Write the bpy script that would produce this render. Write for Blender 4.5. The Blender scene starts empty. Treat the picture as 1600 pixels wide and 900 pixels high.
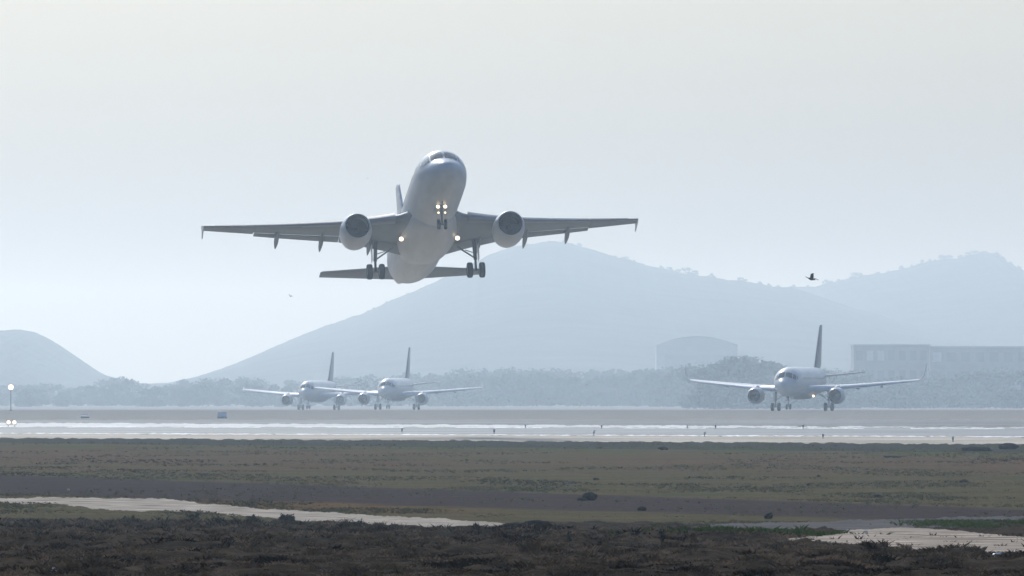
import bpy, bmesh, math, random
import numpy as np
from mathutils import Matrix, Vector, noise as mnoise

random.seed(7)
rng = np.random.default_rng(7)
SC = bpy.context.scene
COL = SC.collection

# ------------------------------------------------------------------ camera
F = 16000.0            # focal length in pixels of the 1600 px wide photograph
CAM_H = 4.27
PITCH = math.atan(145 / F)
cam_d = bpy.data.cameras.new('camera')
cam_d.sensor_width = 36.0
cam_d.lens = 36.0 * F / 1600.0
cam_d.clip_start = 1.0
cam_d.clip_end = 60000.0
cam = bpy.data.objects.new('camera', cam_d)
COL.objects.link(cam)
cam.location = (0, 0, CAM_H)
cam.rotation_euler = (math.pi / 2 + PITCH, 0, 0)
SC.camera = cam

# ------------------------------------------------------------------ sky, sun, exposure
SUN_EL, SUN_AZ = 33.0, -15.0          # azimuth from +Y (view direction), negative = to the west side (-X)
W = bpy.data.worlds.new('World')
SC.world = W
W.use_nodes = True
wn = W.node_tree.nodes
wl = W.node_tree.links
wn.clear()
sky = wn.new('ShaderNodeTexSky')
sky.sky_type = 'NISHITA'
sky.sun_disc = False
sky.sun_elevation = math.radians(SUN_EL)
sky.sun_rotation = math.radians(SUN_AZ)
sky.altitude = 0
sky.air_density = 1.0
sky.dust_density = 4.6
sky.ozone_density = 5.0
bgn = wn.new('ShaderNodeBackground')
bgn.inputs['Strength'].default_value = 0.093
wo = wn.new('ShaderNodeOutputWorld')
tint = wn.new('ShaderNodeMix')          # a slightly cooler white balance of the daylight
tint.data_type = 'RGBA'
tint.blend_type = 'MULTIPLY'
tint.inputs[0].default_value = 1.0
tint.inputs[7].default_value = (0.96, 1.115, 1.27, 1)
wl.new(sky.outputs[0], tint.inputs[6])
wl.new(tint.outputs[2], bgn.inputs[0])
wl.new(bgn.outputs[0], wo.inputs[0])

sun_d = bpy.data.lights.new('sun', 'SUN')
sun_d.energy = 2.0
sun_d.angle = math.radians(0.6)
sun_d.color = (1.0, 0.975, 0.94)
sun = bpy.data.objects.new('sun', sun_d)
COL.objects.link(sun)
_e, _a = math.radians(SUN_EL), math.radians(SUN_AZ)
sun_vec = Vector((math.sin(_a) * math.cos(_e), math.cos(_a) * math.cos(_e), math.sin(_e)))
sun.rotation_euler = sun_vec.to_track_quat('Z', 'Y').to_euler()

vs = SC.view_settings
vs.view_transform = 'Standard'
vs.look = 'None'
vs.exposure = 0.0
vs.gamma = 1.0
vs.use_curve_mapping = False
SC.render.engine = 'CYCLES'
cy = SC.cycles
cy.use_denoising = True
try:
    cy.denoiser = 'OPENIMAGEDENOISE'
    cy.denoising_input_passes = 'RGB_ALBEDO_NORMAL'
except Exception:
    pass
cy.max_bounces = 6
cy.diffuse_bounces = 2
cy.glossy_bounces = 3
cy.volume_bounces = 1
cy.sample_clamp_indirect = 4.0
cy.caustics_reflective = False
cy.caustics_refractive = False

HAZE_DENSITY = 2.05e-4
HAZE_COLOR = (0.62, 0.765, 0.92)
HAZE_G = 0.81

# ------------------------------------------------------------------ helpers
CP, SP = math.cos(PITCH), math.sin(PITCH)


# rise of the rough ground towards the camera: survey line (photograph row) -> distance
_RY = np.array([815, 819, 826, 835, 846, 860, 880, 900, 930, 1000, 1200.])
_RD = np.array([F * CAM_H / (815 - 595), 296, 256, 212, 178, 150, 127, 112, 98, 78, 52.])
_RZ = CAM_H - (_RY - 595) / F * _RD
FALL_D = [1450, 2000, 2150, 3400, 3900, 1e5]
FALL_Z = [0, -1.40, -1.90, -5.1, -5.6, -5.6]


def zprof(Y):
    """level of the field: rough rise near the camera, flat airfield, very slight fall beyond the far taxiway"""
    d = np.concatenate([[-1e5], _RD[::-1], FALL_D])
    z = np.concatenate([[_RZ[-1]], _RZ[::-1], FALL_Z])
    return np.interp(Y, d, z)


def ground0(x, y, z=0.0):
    """point of the level z on the sight line of photograph pixel x, y (used to survey the place)"""
    up = 450 - y
    d = (x - 800, F * CP - up * SP, F * SP + up * CP)
    t = (z - CAM_H) / d[2]
    return Vector((d[0] * t, d[1] * t, z))


def ground(x, y, z=0.0):
    """point of the field surveyed at photograph pixel x, y, raised by z"""
    if y <= 815:
        return ground0(x, y, z)
    d = float(np.interp(y, _RY, _RD))
    p = at_depth(x, y, d)
    p.z = float(zprof(d)) + z
    return p


def at_depth(x, y, dist):
    up = 450 - y
    d = (x - 800, F * CP - up * SP, F * SP + up * CP)
    t = dist / d[1]
    return Vector((d[0] * t, dist, CAM_H + d[2] * t))


def mesh_obj(name, verts, faces, mats, parent=None, smooth=True, mi=None, recalc=True, auto=None):
    me = bpy.data.meshes.new(name)
    me.from_pydata([tuple(map(float, v)) for v in verts], [], [tuple(f) for f in faces])
    if not isinstance(mats, (list, tuple)):
        mats = [mats]
    for m in mats:
        me.materials.append(m)
    if recalc:
        bm = bmesh.new()
        bm.from_mesh(me)
        bmesh.ops.recalc_face_normals(bm, faces=bm.faces)
        bm.to_mesh(me)
        bm.free()
    if mi is not None:
        me.polygons.foreach_set('material_index', mi)
    me.polygons.foreach_set('use_smooth', [smooth] * len(me.polygons))
    if auto is not None:
        me.set_sharp_from_angle(angle=math.radians(auto))
    me.update()
    o = bpy.data.objects.new(name, me)
    COL.objects.link(o)
    if parent is not None:
        o.parent = parent
    return o


def tag(o, label=None, category=None, group=None, kind=None):
    if label:
        o['label'] = label
    if category:
        o['category'] = category
    if group:
        o['group'] = group
    if kind:
        o['kind'] = kind
    return o


def empty(name, loc=(0, 0, 0), parent=None):
    o = bpy.data.objects.new(name, None)
    o.empty_display_size = 0.3
    COL.objects.link(o)
    o.location = loc
    if parent is not None:
        o.parent = parent
    return o


def copy_tree(o, parent=None):
    c = o.copy()
    COL.objects.link(c)
    if parent is not None:
        c.parent = parent
    for ch in list(o.children):
        copy_tree(ch, c)
    return c


class Geo:
    """collects shapes for ONE mesh"""
    def __init__(self):
        self.v, self.f, self.m = [], [], []

    def add(self, verts, faces, mat=0):
        b = len(self.v)
        self.v += [tuple(p) for p in verts]
        self.f += [tuple(i + b for i in f) for f in faces]
        self.m += [mat] * len(faces)
        return self

    def loft(self, rings, cap0=True, cap1=True, mat=0):
        n = len(rings[0])
        v = [p for r in rings for p in r]
        f = []
        for i in range(len(rings) - 1):
            for j in range(n):
                k = (j + 1) % n
                f.append((i * n + j, i * n + k, (i + 1) * n + k, (i + 1) * n + j))
        if cap0:
            f.append(tuple(range(n))[::-1])
        if cap1:
            f.append(tuple((len(rings) - 1) * n + j for j in range(n)))
        return self.add(v, f, mat)

    def lathe(self, prof, axis='y', n=32, c=(0, 0, 0), mat=0, caps=(False, False)):
        rings = []
        for (s, r) in prof:
            ring = []
            for k in range(n):
                a = 2 * math.pi * k / n
                p, q = r * math.cos(a), r * math.sin(a)
                if axis == 'y':
                    ring.append((c[0] + p, c[1] + s, c[2] + q))
                elif axis == 'x':
                    ring.append((c[0] + s, c[1] + p, c[2] + q))
                else:
                    ring.append((c[0] + p, c[1] + q, c[2] + s))
            rings.append(ring)
        return self.loft(rings, caps[0], caps[1], mat)

    def tube(self, a, b, r0, r1=None, n=12, mat=0):
        r1 = r0 if r1 is None else r1
        a, b = Vector(a), Vector(b)
        d = (b - a).normalized()
        u = d.orthogonal().normalized()
        w = d.cross(u)
        rings = []
        for p, r in ((a, r0), (b, r1)):
            rings.append([p + (u * math.cos(2 * math.pi * k / n) + w * math.sin(2 * math.pi * k / n)) * r for k in range(n)])
        return self.loft(rings, True, True, mat)

    def box(self, c, s, mat=0, rz=0.0):
        x, y, z = s[0] / 2, s[1] / 2, s[2] / 2
        ca, sa = math.cos(rz), math.sin(rz)
        v = []
        for (i, j, k) in ((-1, -1, -1), (1, -1, -1), (1, 1, -1), (-1, 1, -1), (-1, -1, 1), (1, -1, 1), (1, 1, 1), (-1, 1, 1)):
            px, py = i * x, j * y
            v.append((c[0] + px * ca - py * sa, c[1] + px * sa + py * ca, c[2] + k * z))
        return self.add(v, [(3, 2, 1, 0), (4, 5, 6, 7), (0, 1, 5, 4), (1, 2, 6, 5), (2, 3, 7, 6), (3, 0, 4, 7)], mat)

    def build(self, name, mats, parent=None, smooth=True, off=(0, 0, 0), auto=None):
        v = [(p[0] - off[0], p[1] - off[1], p[2] - off[2]) for p in self.v]
        return mesh_obj(name, v, self.f, mats, parent, smooth, self.m, True, auto)


# ------------------------------------------------------------------ materials
def new_mat(name):
    m = bpy.data.materials.new(name)
    m.use_nodes = True
    nt = m.node_tree
    return m, nt.nodes, nt.links, nt.nodes['Principled BSDF']


def simple_mat(name, col, rough=0.5, var=0.12, scale=3.0, metallic=0.0, bump=0.0, spec=0.5, coord='Object', mapping=None):
    m, N, L, B = new_mat(name)
    tc = N.new('ShaderNodeTexCoord')
    src = tc.outputs[coord]
    if mapping:
        mp = N.new('ShaderNodeMapping')
        mp.inputs['Scale'].default_value = mapping
        L.new(src, mp.inputs['Vector'])
        src = mp.outputs[0]
    no = N.new('ShaderNodeTexNoise')
    no.inputs['Scale'].default_value = scale
    no.inputs['Detail'].default_value = 6
    no.inputs['Roughness'].default_value = 0.6
    L.new(src, no.inputs['Vector'])
    cr = N.new('ShaderNodeValToRGB')
    cr.color_ramp.elements[0].position = 0.3
    cr.color_ramp.elements[1].position = 0.7
    cr.color_ramp.elements[0].color = (*[c * (1 - var) for c in col], 1)
    cr.color_ramp.elements[1].color = (*[min(1, c * (1 + var)) for c in col], 1)
    L.new(no.outputs[0], cr.inputs[0])
    L.new(cr.outputs[0], B.inputs['Base Color'])
    B.inputs['Roughness'].default_value = rough
    B.inputs['Metallic'].default_value = metallic
    B.inputs['Specular IOR Level'].default_value = spec
    if bump:
        bp = N.new('ShaderNodeBump')
        bp.inputs['Strength'].default_value = bump
        bp.inputs['Distance'].default_value = 0.05
        L.new(no.outputs[0], bp.inputs['Height'])
        L.new(bp.outputs[0], B.inputs['Normal'])
    return m


def lamp_mat(name, col, strength):
    m, N, L, B = new_mat(name)
    B.inputs['Base Color'].default_value = (*col, 1)
    B.inputs['Emission Color'].default_value = (*col, 1)
    B.inputs['Emission Strength'].default_value = strength
    return m


M = {}
M['paint'] = simple_mat('white_aircraft_paint', (0.53, 0.55, 0.57), 0.38, 0.14, 0.8, spec=0.25, mapping=(1.0, 0.25, 1.6))
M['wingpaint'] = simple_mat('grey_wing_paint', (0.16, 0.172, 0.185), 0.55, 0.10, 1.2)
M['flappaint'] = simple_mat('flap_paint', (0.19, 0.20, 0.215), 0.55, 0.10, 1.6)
M['nacelle'] = simple_mat('nacelle_paint', (0.48, 0.50, 0.53), 0.3, 0.07, 1.4)
M['lip'] = simple_mat('bare_aluminium', (0.55, 0.56, 0.58), 0.28, 0.06, 4, metallic=0.9)
M['fan'] = simple_mat('titanium_fan', (0.025, 0.03, 0.038), 0.6, 0.15, 6, metallic=0.2)
M['spinner'] = simple_mat('spinner_black', (0.05, 0.05, 0.06), 0.4, 0.1, 6)
M['duct'] = simple_mat('intake_duct', (0.035, 0.04, 0.05), 0.5, 0.1, 4)
M['hot'] = simple_mat('exhaust_metal', (0.16, 0.14, 0.13), 0.45, 0.2, 5, metallic=0.8)
M['glass'] = simple_mat('cockpit_glass', (0.015, 0.018, 0.022), 0.06, 0.1, 2)
M['cabin_glass'] = simple_mat('cabin_glass', (0.04, 0.045, 0.05), 0.12, 0.1, 2)
M['strut'] = simple_mat('gear_steel', (0.13, 0.135, 0.15), 0.4, 0.15, 5)
M['tyre'] = simple_mat('tyre_rubber', (0.018, 0.018, 0.02), 0.8, 0.2, 6)
M['rim'] = simple_mat('wheel_rim', (0.35, 0.36, 0.38), 0.4, 0.15, 8, metallic=0.5)
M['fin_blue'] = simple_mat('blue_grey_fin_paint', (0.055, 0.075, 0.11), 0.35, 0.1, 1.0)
M['lamp'] = lamp_mat('landing_lamp', (1.0, 0.80, 0.52), 2.8)
M['lamp_off'] = simple_mat('unlit_lamp_glass', (0.6, 0.62, 0.64), 0.1, 0.1, 3)
M['lens'] = simple_mat('white_lens', (0.80, 0.80, 0.78), 0.2, 0.05, 8)
M['post'] = simple_mat('dark_metal_post', (0.06, 0.06, 0.06), 0.5, 0.15, 6)

# ------------------------------------------------------------------ survey of the ground
def base_z(d):
    return float(zprof(d))


def sm(a, b, x):
    t = np.clip((x - a) / (b - a), 0, 1)
    return t * t * (3 - 2 * t)


_perm = rng.permutation(512)
_grad = rng.random((512,))


def vnoise(x, y):
    xi, yi = np.floor(x).astype(int), np.floor(y).astype(int)
    fx, fy = x - xi, y - yi
    fx, fy = fx * fx * (3 - 2 * fx), fy * fy * (3 - 2 * fy)

    def g(a, b):
        return _grad[(_perm[a & 511] + b) & 511]
    return (g(xi, yi) * (1 - fx) + g(xi + 1, yi) * fx) * (1 - fy) + (g(xi, yi + 1) * (1 - fx) + g(xi + 1, yi + 1) * fx) * fy


def fbm(x, y, o=4):
    s = 0.0
    a = 0.5
    for k in range(o):
        s = s + a * vnoise(x * 2 ** k + 17.3 * k, y * 2 ** k + 5.1 * k)
        a *= 0.5
    return s


TRACK_T = [(-160, 775), (0, 778), (90, 777), (180, 779), (250, 779), (300, 784), (400, 794), (500, 800), (600, 806), (700, 811), (760, 816), (815, 822)]
TRACK_B = [(-160, 785), (0, 786), (90, 787), (150, 795), (200, 798), (300, 799), (400, 808), (500, 815), (600, 820), (700, 825), (760, 826), (815, 824)]
SAND_T = [(1225, 843), (1280, 837), (1340, 829), (1400, 825), (1450, 826), (1490, 830), (1600, 840), (1760, 848)]
SAND_B = [(1225, 846), (1290, 851), (1380, 859), (1500, 865), (1600, 868), (1760, 874)]
GRAV_T = [(1040, 828), (1130, 819), (1250, 816), (1400, 811), (1500, 808), (1600, 806), (1760, 803)]
GRAV_B = [(1040, 829), (1130, 831), (1250, 831), (1350, 828), (1480, 824), (1600, 822), (1760, 818)]


def img_of(X, Y, Z=0.0):
    d = Y * CP + (Z - CAM_H) * SP
    up = -Y * SP + (Z - CAM_H) * CP
    return 800 + F * X / d, 450 - F * up / d


def inside(T, B, x, y, mx=4, my=1.5):
    tt = np.interp(x, [p[0] for p in T], [p[1] for p in T])
    bb = np.interp(x, [p[0] for p in B], [p[1] for p in B])
    return (x > T[0][0] - mx) & (x < T[-1][0] + 2000) & (y > tt - my) & (y < bb + my)


def near_bumps(X, Y):
    """hummocks of the rough ground close to the camera"""
    amp = sm(70, 95, Y) * (1 - sm(285, 318, Y)) * (1 - sm(40, 90, np.abs(X)))
    h = (fbm(X * 0.8 + 3, Y * 0.42 + 9, 4) - 0.47) * 0.42 + (fbm(X * 3.1, Y * 1.6, 3) - 0.44) * 0.20
    Ys = np.maximum(Y, 50)
    xi, yi = img_of(X, Ys, zprof(Ys))
    flat = inside(SAND_T, SAND_B, xi, yi) | inside(GRAV_T, GRAV_B, xi, yi) | (inside(TRACK_T, TRACK_B, xi, yi, 4, 3.5) & (xi < 830))
    return np.where(flat, 0.0, h * amp)


# ------------------------------------------------------------------ ground sheet
def axis_pts(parts):
    out = []
    for a, b, n in parts:
        out += list(np.linspace(a, b, n, endpoint=False))
    return out


xs = axis_pts([(-9000, -1500, 12), (-1500, -200, 14), (-200, -30, 22), (-30, 30, 300), (30, 200, 22), (200, 1500, 14), (1500, 9000, 12)]) + [9000]
ys = axis_pts([(-2500, 70, 14), (70, 105, 40), (105, 200, 330), (200, 330, 180), (330, 800, 90), (800, 2600, 60), (2600, 14000, 24)]) + [14000]
XX, YY = np.meshgrid(np.array(xs), np.array(ys))
ZZ = zprof(YY) + near_bumps(XX, YY)
nx, ny = len(xs), len(ys)
gv = np.stack([XX.ravel(), YY.ravel(), ZZ.ravel()], 1)
gf = []
for j in range(ny - 1):
    for i in range(nx - 1):
        a = j * nx + i
        gf.append((a, a + 1, a + nx + 1, a + nx))


def ground_material():
    m, N, L, B = new_mat('dry_airfield_ground')
    geo = N.new('ShaderNodeNewGeometry')
    sep = N.new('ShaderNodeSeparateXYZ')
    L.new(geo.outputs['Position'], sep.inputs[0])

    def math_(op, a, b=None, clamp=False):
        n = N.new('ShaderNodeMath')
        n.operation = op
        n.use_clamp = clamp
        for i, v in enumerate((a, b)):
            if v is None:
                continue
            if isinstance(v, (int, float)):
                n.inputs[i].default_value = v
            else:
                L.new(v, n.inputs[i])
        return n.outputs[0]

    def noise_(scale, detail=5, rough=0.55, sx=1, sy=1, seed=0):
        mp = N.new('ShaderNodeMapping')
        mp.inputs['Scale'].default_value = (sx, sy, 1)
        mp.inputs['Location'].default_value = (seed * 13.7, seed * 7.1, 0)
        L.new(geo.outputs['Position'], mp.inputs['Vector'])
        n = N.new('ShaderNodeTexNoise')
        n.inputs['Scale'].default_value = scale
        n.inputs['Detail'].default_value = detail
        n.inputs['Roughness'].default_value = rough
        L.new(mp.outputs[0], n.inputs['Vector'])
        return n.outputs[0]

    def ramp(v, lo, hi):
        n = N.new('ShaderNodeMapRange')
        n.interpolation_type = 'SMOOTHSTEP'
        n.inputs['From Min'].default_value = lo
        n.inputs['From Max'].default_value = hi
        L.new(v, n.inputs['Value'])
        return n.outputs[0]

    def mix(fac, a, b):
        n = N.new('ShaderNodeMix')
        n.data_type = 'RGBA'
        for key, v in ((0, fac), (6, a), (7, b)):
            if isinstance(v, (int, float)):
                n.inputs[key].default_value = v
            elif isinstance(v, tuple):
                n.inputs[key].default_value = (*v, 1)
            else:
                L.new(v, n.inputs[key])
        return n.outputs[2]

    wob = math_('SUBTRACT', noise_(0.06, 4, 0.6, seed=1), 0.5)
    wob2 = math_('SUBTRACT', noise_(0.35, 4, 0.6, seed=2), 0.5)

    def beyond(y0, y1, soft, wa):
        """1 on the far side of the ground line through survey lines y0 (west edge) and y1 (east edge)"""
        p, q = ground0(0, y0), ground0(1600, y1)
        sl = (q.y - p.y) / (q.x - p.x)
        c = p.y - sl * p.x
        e = math_('SUBTRACT', sep.outputs[1], math_('ADD', math_('MULTIPLY', sep.outputs[0], sl), c))
        e = math_('ADD', e, math_('MULTIPLY', wob, wa))
        e = math_('ADD', e, math_('MULTIPLY', wob2, wa * 0.5))
        return ramp(e, -soft, soft)

    def band(t, b, soft=6.0, wa=14.0):
        return math_('MULTIPLY', math_('SUBTRACT', 1.0, beyond(t[0], t[1], soft, wa)), beyond(b[0], b[1], soft, wa))

    big = noise_(0.035, 5, 0.6, seed=3)
    mid = noise_(0.22, 5, 0.6, seed=4)
    fine = noise_(3.2, 6, 0.75, seed=5)
    patch = noise_(0.10, 4, 0.6, seed=6)
    col = mix(ramp(mid, 0.35, 0.65), (0.120, 0.101, 0.046), (0.172, 0.130, 0.064))
    col = mix(ramp(patch, 0.52, 0.66), col, (0.102, 0.107, 0.042))
    # far field: pale dry soil
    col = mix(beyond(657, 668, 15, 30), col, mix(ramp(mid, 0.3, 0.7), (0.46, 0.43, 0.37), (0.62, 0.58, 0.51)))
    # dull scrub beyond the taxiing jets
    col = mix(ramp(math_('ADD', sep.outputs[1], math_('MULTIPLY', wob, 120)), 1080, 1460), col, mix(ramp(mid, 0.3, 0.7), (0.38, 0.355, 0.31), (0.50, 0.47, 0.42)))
    # dark gravel verge beside the runway, greener to the west
    dark = mix(ramp(patch, 0.45, 0.6), (0.064, 0.061, 0.056), (0.070, 0.082, 0.036))
    col = mix(band((684, 694), (692, 708), 5, 16), col, dark)
    col = mix(math_('MULTIPLY', band((691, 705), (697, 714), 5, 10), ramp(patch, 0.48, 0.62)), col, (0.0835, 0.1216, 0.0172))
    # reddish dry grass
    col = mix(math_('MULTIPLY', band((700, 712), (735, 740), 10, 30), ramp(big, 0.40, 0.62)), col, (0.178, 0.108, 0.062))
    # bare purple grey earth
    col = mix(band((742, 796), (772, 818), 4, 12), col, mix(ramp(mid, 0.3, 0.7), (0.066, 0.049, 0.046), (0.084, 0.063, 0.058)))
    # orange dry grass beside the track
    xm = math_('MULTIPLY', ramp(sep.outputs[0], -15, -9), math_('SUBTRACT', 1.0, ramp(sep.outputs[0], -5, 1)))
    col = mix(math_('MULTIPLY', math_('MULTIPLY', band((770, 817), (780, 838), 3, 7), ramp(mid, 0.36, 0.55)), xm), col, (0.215, 0.118, 0.045))
    # near rough ground: dark soil
    nearm = math_('SUBTRACT', 1.0, beyond(812, 836, 6, 10))
    col = mix(nearm, col, mix(ramp(mid, 0.35, 0.65), (0.032, 0.024, 0.016), (0.074, 0.053, 0.036)))
    # grain
    col = mix(ramp(fine, 0.38, 0.66), mix(0.35, col, (0.012, 0.010, 0.007)), mix(0.12, col, (0.30, 0.24, 0.17)))
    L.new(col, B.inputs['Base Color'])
    B.inputs['Roughness'].default_value = 0.95
    B.inputs['Specular IOR Level'].default_value = 0.0
    bp = N.new('ShaderNodeBump')
    bp.inputs['Strength'].default_value = 0.6
    bp.inputs['Distance'].default_value = 0.12
    L.new(mid, bp.inputs['Height'])
    L.new(bp.outputs[0], B.inputs['Normal'])
    return m


M['ground'] = ground_material()
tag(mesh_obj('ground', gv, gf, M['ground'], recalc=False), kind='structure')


# ------------------------------------------------------------------ paved strips, track, sand
def paved_mat(name, c0, c1, rough, bump_d, scale=0.5, sx=1.0, sy=1.0, spec=0.5):
    m, N, L, B = new_mat(name)
    geo = N.new('ShaderNodeNewGeometry')
    mp = N.new('ShaderNodeMapping')
    mp.inputs['Scale'].default_value = (sx, sy, 1)
    L.new(geo.outputs['Position'], mp.inputs['Vector'])
    no = N.new('ShaderNodeTexNoise')
    no.inputs['Scale'].default_value = scale
    no.inputs['Detail'].default_value = 5
    L.new(mp.outputs[0], no.inputs['Vector'])
    cr = N.new('ShaderNodeValToRGB')
    cr.color_ramp.elements[0].position = 0.35
    cr.color_ramp.elements[1].position = 0.65
    cr.color_ramp.elements[0].color = (*c0, 1)
    cr.color_ramp.elements[1].color = (*c1, 1)
    L.new(no.outputs[0], cr.inputs[0])
    L.new(cr.outputs[0], B.inputs['Base Color'])
    B.inputs['Roughness'].default_value = rough
    B.inputs['Specular IOR Level'].default_value = spec
    if bump_d:
        bp = N.new('ShaderNodeBump')
        bp.inputs['Strength'].default_value = 1.0
        bp.inputs['Distance'].default_value = bump_d
        L.new(no.outputs[0], bp.inputs['Height'])
        L.new(bp.outputs[0], B.inputs['Normal'])
    return m


M['runway'] = paved_mat('runway_asphalt', (0.045, 0.047, 0.052), (0.15, 0.15, 0.15), 0.45, 0.02, 0.05, spec=0.08)
M['shoulder'] = paved_mat('runway_concrete', (0.33, 0.27, 0.185), (0.60, 0.51, 0.385), 0.65, 0.0, 0.06, spec=0.06)
M['taxiway'] = paved_mat('taxiway_asphalt', (0.05, 0.052, 0.055), (0.17, 0.17, 0.165), 0.55, 0.01, 0.03, spec=0.05)
M['line_glint'] = paved_mat('white_line_and_glint', (0.70, 0.70, 0.68), (0.85, 0.85, 0.83), 0.4, 0.0, 0.6)
M['track'] = paved_mat('pale_track_soil', (0.29, 0.235, 0.175), (0.70, 0.60, 0.48), 0.95, 0.05, 0.7, spec=0.0)
M['sand'] = paved_mat('pale_sand', (0.24, 0.19, 0.145), (0.66, 0.55, 0.43), 0.95, 0.05, 0.55, spec=0.0)
M['gravel'] = paved_mat('grey_gravel', (0.10, 0.093, 0.088), (0.21, 0.19, 0.17), 0.95, 0.05, 0.8, spec=0.0)


def strip(name, T, B, z, mat, n=420, rows=6, wig=1.0, mound=0.0, freq=0.05):
    """a sheet between two surveyed edges, its edges ragged on the ground"""
    x0, x1 = T[0][0], T[-1][0]
    v, f = [], []
    for i in range(n + 1):
        x = x0 + (x1 - x0) * i / n
        yt = np.interp(x, [p[0] for p in T], [p[1] for p in T])
        yb = np.interp(x, [p[0] for p in B], [p[1] for p in B])
        yt += wig * (0.35 * mnoise.noise((x * freq * 9, 2.3, z * 50)) + mnoise.noise((x * freq, 1.3, z * 50)) + 0.5 * mnoise.noise((x * freq * 3.1, 4.3, z * 50)))
        yb += wig * (0.35 * mnoise.noise((x * freq * 9, 6.3, z * 50)) + mnoise.noise((x * freq, 8.3, z * 50)) + 0.5 * mnoise.noise((x * freq * 3.1, 9.3, z * 50)))
        if yb < yt + 0.2:
            yb = yt + 0.2
        a, b = ground(x, yt, z), ground(x, yb, z)
        for j in range(rows + 1):
            t = j / rows
            p = a.lerp(b, t)
            if mound:
                e = 4 * t * (1 - t) * min(1, 6 * i / n)
                p.z += mound * e * (0.55 + 0.9 * mnoise.noise((p.x * 0.5, p.y * 0.10, 2.0)) + 0.1 * mnoise.noise((p.x * 1.6, p.y * 0.4, 7.0)))
            v.append(p)
    for i in range(n):
        for j in range(rows):
            q = i * (rows + 1) + j
            f.append((q, q + 1, q + rows + 2, q + rows + 1))
    o = mesh_obj(name, v, f, mat, recalc=False)
    o.data.flip_normals() if o.data.polygons[0].normal.z < 0 else None
    return tag(o, kind='structure')


def line(y0, y1, xa=-2200, xb=3800):
    """a straight surveyed ground line, prolonged past the frame"""
    return [(xa, y0 + (y1 - y0) * xa / 1600.0), (xb, y0 + (y1 - y0) * xb / 1600.0)]


strip('runway_shoulder_and_glare', line(676.5, 682.5), line(684, 694), 0.012, M['shoulder'], 2400, 4, 1.9, 0, 0.07)
strip('runway', line(664, 668), line(677, 683), 0.006, M['runway'], 1600, 4, 1.3, 0, 0.07)
strip('runway_line_glint', line(676.4, 681.9), line(677.2, 682.7), 0.020, M['line_glint'], 1600, 1, 0.9, 0, 0.09)  # edge line, its white also painting the mirage's mirrored sky
M['pale'] = paved_mat('mirrored_sky_white', (0.42, 0.40, 0.36), (0.80, 0.78, 0.73), 0.5, 0.0, 0.09, spec=0.10)
strip('runway_shoulder_and_glare', line(660.5, 667.4), line(667.2, 668.4), 0.016, M['pale'], 2400, 2, 1.3, 0, 0.05)  # pale wedge painted for mirrored sky glare, drawn as a far shoulder
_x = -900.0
while _x < 2500:                        # broken white streaks, mirage shimmer painted onto the asphalt
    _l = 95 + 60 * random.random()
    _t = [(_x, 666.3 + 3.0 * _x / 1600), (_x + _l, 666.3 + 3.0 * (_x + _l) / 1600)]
    strip('runway_line_glint', _t, [(q[0], q[1] + 0.9) for q in _t], 0.020, M['line_glint'], 60, 1, 0.45, 0, 0.09)
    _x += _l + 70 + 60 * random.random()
strip('taxiway', line(656.0, 655.0), line(664.0, 665.8), 0.006, M['taxiway'], 1200, 3, 1.2, 0, 0.06)
strip('track', TRACK_T, TRACK_B, 0.012, M['track'], 900, 6, 2.2, 0.0, 0.05)
strip('path', GRAV_T, GRAV_B, 0.012, M['gravel'], 900, 6, 2.2, 0.0, 0.05)
strip('sand', SAND_T, SAND_B, 0.014, M['sand'], 520, 26, 1.6, 0.05, 0.05)

# ------------------------------------------------------------------ hills
M['hill'] = simple_mat('scrub_hill', (0.060, 0.057, 0.040), 0.95, 0.55, 0.022, bump=0.0, spec=0.0, coord='Object')


def hill(name, prof, dist, near, far, mat, jag=1.0, seed=0.0, n=760, rows=46):
    px = [p[0] for p in prof]
    py = [p[1] for p in prof]
    k = dist / F
    v, f = [], []
    for i in range(n + 1):
        x = px[0] + (px[-1] - px[0]) * i / n
        y = np.interp(x, px, py)
        y += jag * (1.6 * mnoise.noise((x * 0.02, seed, 0)) + 1.0 * mnoise.noise((x * 0.07, seed + 5, 0)) + 0.7 * mnoise.noise((x * 0.25, seed + 9, 0)))
        top = CAM_H + (595 - y) * k
        X = (x - 800) * k
        for j in range(rows + 1):
            t = j / rows
            Y = dist - near + (near + far) * t
            b = (Y - (dist - near)) / near if Y < dist else 1 - (Y - dist) / far
            b = max(0.0, min(1.0, b))
            b = b * b * (3 - 2 * b) if Y >= dist else b ** 0.85
            z = -6.5 + (top + 6.5) * b
            if 0 < b < 1:
                z += (4.5 * mnoise.noise((X * 0.006, Y * 0.006, seed)) + 2.2 * mnoise.noise((X * 0.02, Y * 0.02, seed + 3))) * 4 * b * (1 - b) * min(1, max(0, top) / 40)
            v.append((X * (1 + 0.0), Y, z))
    for i in range(n):
        for j in range(rows):
            q = i * (rows + 1) + j
            f.append((q, q + rows + 1, q + rows + 2, q + 1))
    return tag(mesh_obj(name, v, f, mat, recalc=False), kind='structure')


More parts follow.
